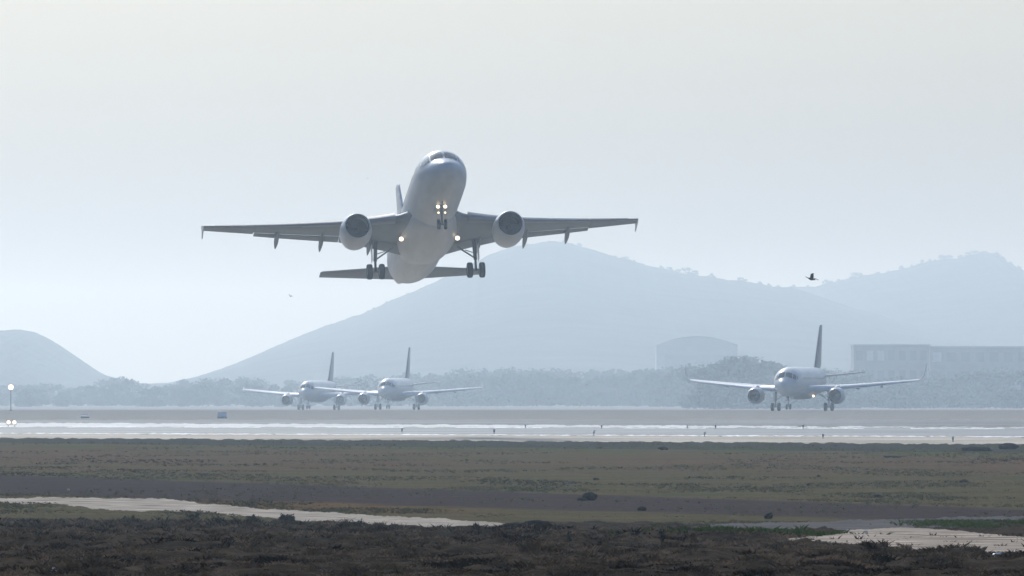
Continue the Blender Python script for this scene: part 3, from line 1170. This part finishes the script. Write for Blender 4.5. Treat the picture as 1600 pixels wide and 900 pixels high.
hd = 4900.0
hk = hd / F
a, b = at_depth(1026, 560, hd), at_depth(1152, 560, hd)
hw = (b.x - a.x) / 2
hz0 = -5.6
eave = CAM_H + (595 - 541) * hk
crown = CAM_H + (595 - 527) * hk
hg = empty('hangar', ((a.x + b.x) / 2, hd, hz0))
arc = [(-hw + 2 * hw * i / 24, eave - hz0 + (crown - eave) * (1 - (2 * i / 24 - 1) ** 2)) for i in range(25)]
g = Geo()
g.loft([[(p[0], y, p[1]) for p in arc] + [(hw, y, 0), (-hw, y, 0)] for y in (0, 45)])
g.build('wall', M['clad'], hg, smooth=False)
g = Geo()
arc2 = [(p[0] * 1.02, p[1] + .05) for p in arc]
g.loft([[(p[0], y, p[1]) for p in arc2] + [(p[0] * .995, y, p[1] + .55) for p in arc2[::-1]] for y in (-.8, 45.8)])
g.build('roof', M['roofm'], hg, smooth=False)
for k in range(4):
    g = Geo()
    ww = hw * 1.6 / 4
    g.box((-hw * .8 + ww * (k + .5), -.15, (eave - hz0) * .42), (ww - .15, .2, (eave - hz0) * .84))
    g.build('hangar_door', M['door'], hg, smooth=False)
tag(hg, 'pale arched roof hangar rising behind the trees', 'hangar')


def block(name, x0, x1, ytop, dist, depth, wins, label, category, mat='concrete', pale=()):
    k = dist / F
    A, B = at_depth(x0, 590, dist), at_depth(x1, 590, dist)
    w = B.x - A.x
    z0 = -5.6
    H = CAM_H + (595 - ytop) * k - z0
    o = empty(name, ((A.x + B.x) / 2, dist, z0))
    g = Geo()
    g.box((0, depth / 2, H / 2 - .3), (w, depth, H - .6))
    wall = g.build('wall', M[mat], o, smooth=False)
    g = Geo()
    g.box((0, depth / 2, H - .28), (w + 1.0, depth + 1.0, .55))
    g.build('roof', M['roofm'], o, smooth=False)
    nx_, nz_ = wins
    first = None
    for j in range(nz_):
        for i in range(nx_):
            pw, ph = w / nx_, (H - 1.2) / nz_
            if first is None:
                g = Geo()
                g.box((0, 0, 0), (pw * .62, .16, ph * .5))
                q = first = g.build('window', M['winglass'], wall, smooth=False)
            else:
                q = first.copy()
                COL.objects.link(q)
                q.parent = wall
            q.location = (-w / 2 + pw * (i + .5), -.04, .3 + ph * (j + .55))
            if (i, j) in pale:
                q.material_slots[0].link = 'OBJECT'
                q.material_slots[0].material = M['winpale']
    return tag(o, label, category)


block('terminal_building', 1334, 1452, 538, 3900, 34, (7, 3), 'grey flat roofed block with two pale windows behind the taxiing jet', 'building', pale=((1, 2), (2, 2)))
block('terminal_building', 1453, 1720, 541, 3990, 38, (12, 3), 'long low grey flat roofed building running out of view', 'building', pale=((0, 2),))

# ------------------------------------------------------------------ field furniture
edge_proto = None


def edge_light(x, y, label, group):
    global edge_proto
    p = ground(x, y, 0.02)
    if edge_proto is None:
        edge_proto = empty('runway_edge_light')
        g = Geo()
        g.lathe([(0, .13), (.03, .13), (.04, .05), (.24, .045)], 'z', 14, (0, 0, 0), 0, (True, True))
        g.lathe([(.23, .05), (.25, .11), (.33, .12), (.34, .09)], 'z', 14, (0, 0, 0), 0, (True, True))
        g.build('stem', M['post'], edge_proto, auto=40)
        g = Geo()
        g.lathe([(.335, .12), (.40, .15), (.48, .14), (.56, .09), (.58, .005)], 'z', 16)
        g.build('lens', M['lens'], edge_proto)
        o = edge_proto
    else:
        o = copy_tree(edge_proto)
    o.location = p
    o.scale = (.66, .66, .66)
    return tag(o, label, 'runway light', group)


for x, y in ((628, 675.5), (772, 677.5), (928, 679.5), (1101, 682), (1286, 685), (1489, 690)):
    edge_light(x, y, 'small white topped light on a dark stem along the pale runway edge', 'runway edge lights on the near side')
for x, y in ((821, 668.5), (940, 669.5), (1074, 669), (1118, 669.5), (1255, 670)):
    edge_light(x, y, 'tiny white light along the far side of the runway', 'runway edge lights on the far side')

lm = empty('floodlight_mast', ground(17, 642, 0))
px_m = F / lm.location.y
hh = (642 - 605) / px_m
g = Geo()
g.tube((0, 0, 0), (0, 0, hh - .2), .07, .05, 10)
g.box((0, 0, .05), (.5, .5, .1))
g.build('mast', M['post'], lm, auto=40)
g = Geo()
g.lathe([(0, .36), (.25, .32), (.4, .16)], 'y', 20, (0, -.15, hh), 1, (False, True))
g.lathe([(0, .36), (-.05, .24), (-.06, .01)], 'y', 20, (0, -.15, hh), 0)
g.build('floodlight', [M['lamp'], M['post']], lm, auto=40)
tag(lm, 'lit white lamp on a thin pole at the far side of the field', 'floodlight')

al = empty('low_bright_spot', ground(18, 667, 0.01))  # bright white spot near the ground, drawn as two glowing discs on a stand
g = Geo()
g.box((0, 0, .26), (.95, .08, .07))
for q in (-1, 1):
    g.tube((q * .3, 0, 0), (q * .3, 0, .26), .03, .03, 8)
g.build('stand', M['post'], al, auto=40)
for q in (-1, 1):
    g = Geo()
    g.lathe([(0, .16), (.16, .14), (.24, .07)], 'y', 18, (q * .27, -.05, .42), 1, (False, True))
    g.lathe([(0, .16), (-.03, .11), (-.04, .01)], 'y', 18, (q * .27, -.05, .42), 0)
    g.build('lamp', [M['lamp'], M['post']], al, auto=40)
tag(al, 'pair of glowing white spots on a low stand near the ground below the pole lamp', 'approach light')


def cabinet(x, y, w, h, label):
    p = ground(x, y, 0.01)
    c = empty('equipment_cabinet', p)
    g = Geo()
    g.loft([[(x_, -w * .45, .08), (x_, -w * .40, .25), (x_, w * .15, h), (x_, w * .35, h), (x_, w * .35, .08)] for x_ in (-w / 2, w / 2)])  # front leaned back, a shape made to catch more skylight
    g.build('body', M['lens'], c, smooth=False)
    g = Geo()
    g.box((0, w * .25, h + .03), (w * 1.06, w * .32, .06))
    g.build('lid', M['lens'], c, smooth=False)
    g = Geo()
    g.box((0, 0, .04), (w * 1.1, w * .7, .1))
    g.build('plinth', M['concrete'], c, smooth=False)
    return tag(c, label, 'cabinet')


cabinet(347, 653.5, 1.0, .62, 'boxy grey equipment cabinet with a face sloped to catch the sky standing beyond the runway under the queued jets')
cabinet(133, 653, .9, .36, 'low faint grey cabinet standing beyond the runway below the saddle of the hills')

# ------------------------------------------------------------------ birds
M['feather'] = simple_mat('black_feathers', (0.012, 0.012, 0.013), 0.6, 0.2, 12)


def bird(loc, label, size=1.0, yaw=0.0, roll=0.0):
    g = Geo()
    body = [(-.24, .01, 0), (-.21, .022, .005), (-.16, .042, .012), (-.11, .05, .01), (-.05, .068, 0), (.03, .072, -.005), (.12, .05, 0), (.19, .03, .012), (.27, .05, .03), (.36, .07, .055)]
    rings = []
    for i, (x, r, z) in enumerate(body):
        fl = .25 if i > 7 else 1
        rings.append([(x, r * math.cos(a), z + r * fl * math.sin(a)) for a in np.linspace(0, 2 * math.pi, 12, endpoint=False)])
    g.loft(rings)
    for s in (-1, 1):
        rings = []
        for (d, ch, z, sx) in ((.03, .20, .02, -.02), (.15, .21, .10, -.05), (.27, .18, .17, -.07), (.38, .13, .19, -.13), (.46, .05, .19, -.21)):
            rings.append([(sx - ch * .45, s * d, z), (sx, s * d, z + .012), (sx + ch * .55, s * d, z - .004), (sx, s * d, z - .008)])
        g.loft(rings)
    o = g.build('bird', M['feather'], None)
    o.location = loc
    o.scale = (size,) * 3
    o.rotation_euler = (math.radians(roll), math.radians(-12), math.radians(yaw))
    return tag(o, label, 'bird')


bird(at_depth(1268, 436, 560), 'dark bird flying with raised wings in front of the hill skyline', 1.0, 155, 24)
bird(at_depth(454, 463, 1500), 'tiny grey bird in the open sky below the wing of the climbing jet', .85, 60, 30)
bird(at_depth(574.5, 279, 2300), 'tiny pale bird speck in the sky above the wing of the climbing jet', .8, 20, 10)

# ------------------------------------------------------------------ clods, stones, litter, shrubs, weeds
M['clod'] = simple_mat('dark_earth', (0.034, 0.029, 0.025), 0.95, 0.4, 5, spec=0.0)
M['litter'] = simple_mat('white_plastic', (0.84, 0.81, 0.75), 0.45, 0.15, 9)
M['stone'] = simple_mat('pale_stone', (0.50, 0.48, 0.44), 0.85, 0.25, 9)
M['shrub'] = simple_mat('dark_shrub_leaves', (0.030, 0.036, 0.020), 0.8, 0.5, 4, spec=0.0)
M['weedleaf'] = simple_mat('green_weed_leaves', (0.055, 0.105, 0.025), 0.8, 0.4, 4, spec=0.0)


def lump(name, x, y, size, mat, label, category, rough=.35, seed=0, group=None, sub=3, sharp=False):
    """an uneven lump (earth clod, stone, crumpled bag) resting on the ground"""
    p = ground(x, y, 0.0)
    zg = p.z + float(near_bumps(np.array([p.x]), np.array([p.y]))[0])
    fit = p.y / ground0(x, y).y
    size = [q * fit for q in size]
    bm = bmesh.new()
    bmesh.ops.create_icosphere(bm, subdivisions=sub, radius=.5)
    for v in bm.verts:
        n = mnoise.fractal(v.co * 2.2 + Vector((seed * 3.1, seed * 1.7, 0)), .8, 2.1, 4)
        v.co *= 1 + rough * n
        if sharp:
            v.co *= 1 + .35 * abs(mnoise.noise(v.co * 6 + Vector((seed, 0, 0))))
        v.co = Vector((v.co.x * size[0], v.co.y * size[1], max(-.08, v.co.z + .38) * size[2] * 1.15))
    me = bpy.data.meshes.new(name)
    bm.to_mesh(me)
    bm.free()
    me.materials.append(mat)
    for q in me.polygons:
        q.use_smooth = not sharp
    o = bpy.data.objects.new(name, me)
    COL.objects.link(o)
    o.location = (p.x, p.y, zg)
    return tag(o, label, category, group)


lump('earth_clod', 921, 782, (.48, .55, .26), M['clod'], 'largest dark earth clod lying on the bare grey strip', 'clod', .5, 1)
lump('earth_clod', 910, 782.5, (.34, .4, .10), M['clod'], 'flat dark clod touching the largest clod on the bare strip', 'clod', .5, 2)
lump('earth_clod', 1003, 798, (.30, .35, .13), M['clod'], 'low dark clod near the edge of the bare strip east of the largest clod', 'clod', .5, 3)
lump('earth_clod', 931, 750, (.24, .3, .09), M['clod'], 'small faint clod on the grass straight beyond the largest clod', 'clod', .5, 4)
lump('earth_clod', 1507, 754, (.34, .35, .12), M['clod'], 'isolated dark clod on the smooth grass toward the east', 'clod', .5, 5)
lump('earth_clod', 1263, 759, (.16, .2, .10), M['clod'], 'tiny dark clod on the smooth grass below the taxiing jet', 'clod', .5, 6)
lump('earth_clod', 1279, 745, (.16, .2, .08), M['clod'], 'tiny faint clod on the grass just beyond another tiny clod', 'clod', .5, 7)
lump('earth_clod', 1372, 777, (.28, .3, .09), M['clod'], 'flat dull clod on the grass between the gravel path and a lone dark clod', 'clod', .5, 8)
lump('earth_clod', 1036, 703, (.55, .6, .20), M['clod'], 'dark lump at the gravel verge beside the runway', 'clod', .5, 9)
lump('earth_clod', 1395, 715, (.95, .7, .10), M['clod'], 'long flat dark streak of earth at the edge of the runway verge', 'clod', .5, 10)
lump('earth_clod', 1524, 705, (1.7, 1.0, .28), M['clod'], 'broad dark heap of earth on the runway verge', 'clod', .5, 11)
lump('earth_clod', 1575, 702, (1.3, 1.0, .34), M['clod'], 'tallest dark heap of earth on the runway verge at the east', 'clod', .5, 12)
for i, (x, y, w, h, lab) in enumerate(((762, 829, .5, .10, 'low dark mound at the west end of the row where the track ends'), (800, 828, .8, .20, 'rounded dark mound in the middle of the row where the track ends'), (838, 828, 1.0, .22, 'largest dark mound of the row where the track ends'),
                                       (868, 827, .5, .14, 'small dark mound at the east end of the row where the track ends'))):
    lump('earth_mound', x, y, (w, 1.1, h), M['clod'], lab, 'mound', .45, 20 + i)
for i, (x, y, w, h, lab) in enumerate(((1278, 849, .17, .09, 'dark stone lying on the near edge of the pale sand'), (1342, 821, .11, .07, 'small dark stone on the gravel path'), (1360, 822, .10, .06, 'dark pebble next to a small stone on the gravel path'))):
    lump('stone', x, y, (w, w, h), M['clod'], lab, 'stone', .3, 30 + i, sub=2)
for i, (x, y, w, h, lab) in enumerate(((107, 767, .12, .09, 'tiny white stone alone on the bare grey strip'), (1325, 831, .12, .07, 'pale stone between the gravel path and the sand'), (1352, 834, .14, .09, 'pale stone at the far edge of the sand'))):
    lump('stone', x, y, (w, w, h), M['stone'], lab, 'stone', .3, 40 + i, sub=2)
for i, (x, y, w, h, lab) in enumerate(((1542, 876, .32, .15, 'crumpled white plastic bag lying flat beside a taller one at the sand edge'), (1560, 876, .30, .22, 'tallest crumpled white plastic bag at the near edge of the sand'),
                                       (1584, 866, .16, .07, 'small white scrap of plastic on the sand behind the bags'), (1360, 893, .24, .08, 'flat white scrap in the dark grass below the sand'),
                                       (923, 891, .22, .09, 'white scrap with a pinkish tinge in the dark grass straight below the climbing jet engine'), (657, 896, .17, .09, 'white scrap in the dark grass near the bottom edge below the tail of the jet'),
                                       (133, 874, .17, .10, 'white scrap in the dark grass at the west'), (93, 857, .06, .06, 'tiny pale scrap in the dark grass north west of a white scrap'), (85, 899, .10, .08, 'tiny white scrap at the very bottom of the dark grass'),
                                       (9, 872, .09, .05, 'little pale scrap at the western end of the dark grass'))):
    lump('plastic_litter', x, y, (w, w * .9, h), M['litter'], lab, 'litter', .6, 50 + i, sub=3, sharp=True)


def shrub(name, x, y, w, h, mat, label, category, seed, n=420, blade=.05, group=None):
    r = np.random.default_rng(seed)
    p = ground(x, y, 0.0)
    zg = p.z + float(near_bumps(np.array([p.x]), np.array([p.y]))[0])
    fit = p.y / ground0(x, y).y
    w, h, blade = w * fit, h * fit, blade * fit
    root = empty(name, (p.x, p.y, zg))
    g = Geo()
    tips = []
    for k in range(9):
        a = r.random() * 6.28
        q = Vector((.38 * w * r.random() ** .5 * math.cos(a), .38 * w * r.random() ** .5 * math.sin(a), h * (.5 + .4 * r.random())))
        g.tube((q.x * .15, q.y * .15, 0), q, .012 * h / .3, .004, 5)
        tips.append(q)
    g.build('stem', M['bark'], root)
    v, f = [], []
    for i in range(n):
        t = tips[int(r.integers(len(tips)))]
        q = t * (.35 + .65 * r.random()) + Vector(r.normal(size=3)) * (w * .09)
        q.z = max(.02, q.z)
        u = Vector(r.normal(size=3)).normalized()
        w1 = u.orthogonal().normalized()
        w2 = u.cross(w1)
        s = blade * (.6 + .8 * r.random())
        b = len(v)
        v += [q - w1 * s, q + w2 * s * .45, q + w1 * s, q - w2 * s * .45]
        f.append((b, b + 1, b + 2, b + 3))
    mesh_obj('foliage', v, f, mat, root, smooth=False, recalc=False)
    return tag(root, label, category, group)


for i, (x, y, w, h, lab) in enumerate(((133, 818, .42, .17, 'dark low shrub west of all others along the near side of the track'), (205, 818, .7, .16, 'broad flat dark shrub beside a taller shrub below the track'), (303, 815, .5, .26, 'tall feathery dark shrub where the track bends'),
                                       (345, 817, .35, .18, 'small dark shrub just east of the tall feathery one'), (448, 819, .55, .22, 'rounded dark shrub below the middle of the track'), (392, 817, .6, .18, 'spreading dark shrub between two rounder ones below the track'),
                                       (1200, 811, .36, .12, 'bare dark shrub standing alone beyond the gravel path'), (560, 826, .6, .2, 'dark shrub near the narrowing end of the track'))):
    shrub('shrub', x, y, w, h, M['shrub'], lab, 'shrub', 70 + i)
shrub('tall_weed', 890, 853, .16, .62, M['shrub'], 'tall thin weed standing up out of the dark grass', 'plant', 90, 120, .035)
shrub('tall_weed', 1035, 850, .3, .42, M['shrub'], 'shorter bushy weed in the dark grass below the path start', 'plant', 91, 160, .035)


# ------------------------------------------------------------------ grass
def grass_mat(name, cols):
    m, N, L, B = new_mat(name)
    at = N.new('ShaderNodeAttribute')
    at.attribute_name = 'tint'
    cr = N.new('ShaderNodeValToRGB')
    cr.color_ramp.elements[0].color = (*cols[0], 1)
    cr.color_ramp.elements[-1].color = (*cols[-1], 1)
    for i, c in enumerate(cols[1:-1]):
        e = cr.color_ramp.elements.new((i + 1) / (len(cols) - 1))
        e.color = (*c, 1)
    L.new(at.outputs['Fac'], cr.inputs[0])
    L.new(cr.outputs[0], B.inputs['Base Color'])
    B.inputs['Roughness'].default_value = 0.9
    B.inputs['Specular IOR Level'].default_value = 0.0
    tr = N.new('ShaderNodeBsdfTranslucent')
    L.new(cr.outputs[0], tr.inputs[0])
    mx = N.new('ShaderNodeMixShader')
    mx.inputs[0].default_value = 0.28
    L.new(B.outputs[0], mx.inputs[1])
    L.new(tr.outputs[0], mx.inputs[2])
    L.new(mx.outputs[0], N['Material Output'].inputs['Surface'])
    return m


def grass_field(name, X, Y, hscale, tint, mat, blades=7, bw=.028):
    """tufts of bent blades at ground points X, Y"""
    n = len(X)
    Z = near_bumps(X, Y) + zprof(Y)
    k = n * blades
    ix = np.repeat(np.arange(n), blades)
    ang = rng.random(k) * 6.283
    rad = rng.random(k) * .08
    bx, by, bz = X[ix] + rad * np.cos(ang), Y[ix] + rad * np.sin(ang), Z[ix] - .02
    h = hscale[ix] * (.45 + .75 * rng.random(k))
    lean = h * (.5 + 1.1 * rng.random(k))
    la = ang + rng.normal(0, .7, k)
    tx, ty, tz = bx + lean * np.cos(la), by + lean * np.sin(la), bz + h
    wa = rng.random(k) * 3.1416
    w = bw * (.6 + .8 * rng.random(k))
    wx, wy = w * np.cos(wa), w * np.sin(wa)
    mx, my, mz = bx + lean * .35 * np.cos(la), by + lean * .35 * np.sin(la), bz + h * .6
    V = np.empty((k, 5, 3), np.float32)
    V[:, 0] = np.stack([bx - wx, by - wy, bz], 1)
    V[:, 1] = np.stack([bx + wx, by + wy, bz], 1)
    V[:, 2] = np.stack([mx + wx * .8, my + wy * .8, mz], 1)
    V[:, 3] = np.stack([tx, ty, tz], 1)
    V[:, 4] = np.stack([mx - wx * .8, my - wy * .8, mz], 1)
    me = bpy.data.meshes.new(name)
    me.vertices.add(k * 5)
    me.vertices.foreach_set('co', V.ravel())
    me.loops.add(k * 5)
    me.loops.foreach_set('vertex_index', np.arange(k * 5, dtype=np.int32))
    me.polygons.add(k)
    me.polygons.foreach_set('loop_start', np.arange(k, dtype=np.int32) * 5)
    at = me.attributes.new('tint', 'FLOAT', 'POINT')
    tv = np.clip(tint[ix] + rng.normal(0, .07, k), 0, 1)
    at.data.foreach_set('value', np.repeat(tv, 5).astype(np.float32))
    me.materials.append(mat)
    me.update()
    me.validate()
    o = bpy.data.objects.new(name, me)
    COL.objects.link(o)
    return tag(o, kind='stuff')


M['drygrass'] = grass_mat('rough_dry_grass', [(0.008, 0.006, 0.004), (0.026, 0.018, 0.012), (0.078, 0.053, 0.037), (0.085, 0.066, 0.038), (0.200, 0.142, 0.098)])
N_T = 140000
yq = 806 + (935 - 806) * rng.random(N_T)
gy = np.interp(yq, np.concatenate([[800, 807], _RY]), np.concatenate([[F * CAM_H / 205, F * CAM_H / 212], _RD])) + rng.normal(0, 1.0, N_T)
gx = (rng.random(N_T) - .5) * 2 * (gy * .05 + 4)
xi, yi = img_of(gx, gy, zprof(gy))
edge = np.interp(xi, [-300, 0, 300, 700, 860, 1100, 1230, 1700], [811, 813, 817, 829, 831, 833, 839, 839]) + 9 * (fbm(gx * .35, gy * .1 + 50, 3) - .45)
keep = (yi > edge) & (~inside(SAND_T, SAND_B, xi, yi, 8, -1.0) | (rng.random(N_T) < .035)) & ~inside(GRAV_T, GRAV_B, xi, yi, 4, .6) & ~(inside(TRACK_T, TRACK_B, xi, yi, 4, 2.5) & (xi < 825))
clump = fbm(gx * 1.9 + 31, gy * .75 + 7, 4)
big_c = fbm(gx * .42 + 11, gy * .16 + 2, 3)
keep &= rng.random(N_T) < sm(.34, .50, clump) * .7 + .30
gx, gy, clump, big_c = gx[keep], gy[keep], clump[keep], big_c[keep]
near = np.clip(gy / 300, .38, 1)
hs = (.028 + .13 * sm(.38, .62, clump) * (.5 + big_c) + .05 * rng.random(len(gx)) ** 3) * near
tint = .56 + 2.6 * (fbm(gx * 2.4 + 90, gy * .8 + 3, 3) - .44) + 1.0 * (fbm(gx * .35 + 60, gy * .13 + 13, 3) - .44) + .15 * (rng.random(len(gx)) - .5)
grass_field('grass', gx, gy, hs, tint, M['drygrass'], 8, .014)

M['fieldgrass'] = grass_mat('short_field_grass', [(0.045, 0.038, 0.020), (0.105, 0.086, 0.046), (0.090, 0.098, 0.038), (0.170, 0.125, 0.072), (0.070, 0.092, 0.032)])
N_F = 52000
yq = 688 + (828 - 688) * rng.random(N_F) ** .9
gy = F * CAM_H / (yq - 595) + rng.normal(0, 2.5, N_F)
gx = (rng.random(N_F) - .5) * 2 * (gy * .05 + 6)
xi, yi = img_of(gx, gy, zprof(gy))
edge = 685.5 + 9.5 * xi / 1600
pat = fbm(gx * .22 + 5, gy * .06 + 1, 4)
bare = (yi > 744 + .031 * xi) & (yi < 770 + .034 * xi)
keep = (yi > edge) & (yi < 829) & ~(inside(TRACK_T, TRACK_B, xi, yi, 2, -.6) & (xi < 820)) & ~inside(GRAV_T, GRAV_B, xi, yi, 2, 0)
keep &= rng.random(N_F) < np.where(bare, .12, 1.0) * (.25 + .9 * sm(.36, .58, pat))
gx, gy, pat = gx[keep], gy[keep], pat[keep]
tint = .45 + 1.8 * (fbm(gx * .12 + 40, gy * .02 + 9, 3) - .44) + .5 * (rng.random(len(gx)) - .5)
grass_field('grass', gx, gy, .03 + .09 * sm(.35, .65, pat) * rng.random(len(gx)), tint, M['fieldgrass'], 6, .030)

M['greengrass'] = grass_mat('green_weeds', [(0.035, 0.060, 0.012), (0.060, 0.100, 0.016), (0.095, 0.125, 0.030)])
p = ground(1548, 822, 0)
n = 1500
ex, ey = rng.normal(0, .85, n), rng.normal(0, 9.0, n)
grass_field('green_weeds', p.x + ex, p.y + ey, .10 + .08 * rng.random(n), .2 + .7 * rng.random(n), M['greengrass'], 7, .03)
p = ground(1165, 838, 0)
n = 500
grass_field('green_weeds', p.x + rng.normal(0, 1.0, n), p.y + rng.normal(0, 2.4, n), .08 + .07 * rng.random(n), .1 + .5 * rng.random(n), M['greengrass'], 7, .03)

# ------------------------------------------------------------------ haze: one closed box of even air around the whole place, below the sky
hz_m = bpy.data.materials.new('haze_air')
hz_m.use_nodes = True
hn, hl = hz_m.node_tree.nodes, hz_m.node_tree.links
hn.clear()
pv = hn.new('ShaderNodeVolumePrincipled')
pv.inputs['Color'].default_value = (*HAZE_COLOR, 1)
pv.inputs['Density'].default_value = HAZE_DENSITY
pv.inputs['Absorption Color'].default_value = (1, 1, 1, 1)   # air scatters, blue most, and absorbs nothing
pv.inputs['Anisotropy'].default_value = HAZE_G
om = hn.new('ShaderNodeOutputMaterial')
hl.new(pv.outputs[0], om.inputs['Volume'])
HZ_TOP = 128.0
g = Geo()
g.box((0, 5750, (HZ_TOP - 9) / 2), (18200, 16700, HZ_TOP + 9))
hz = g.build('haze', hz_m, None, smooth=False)
tag(hz, kind='stuff')
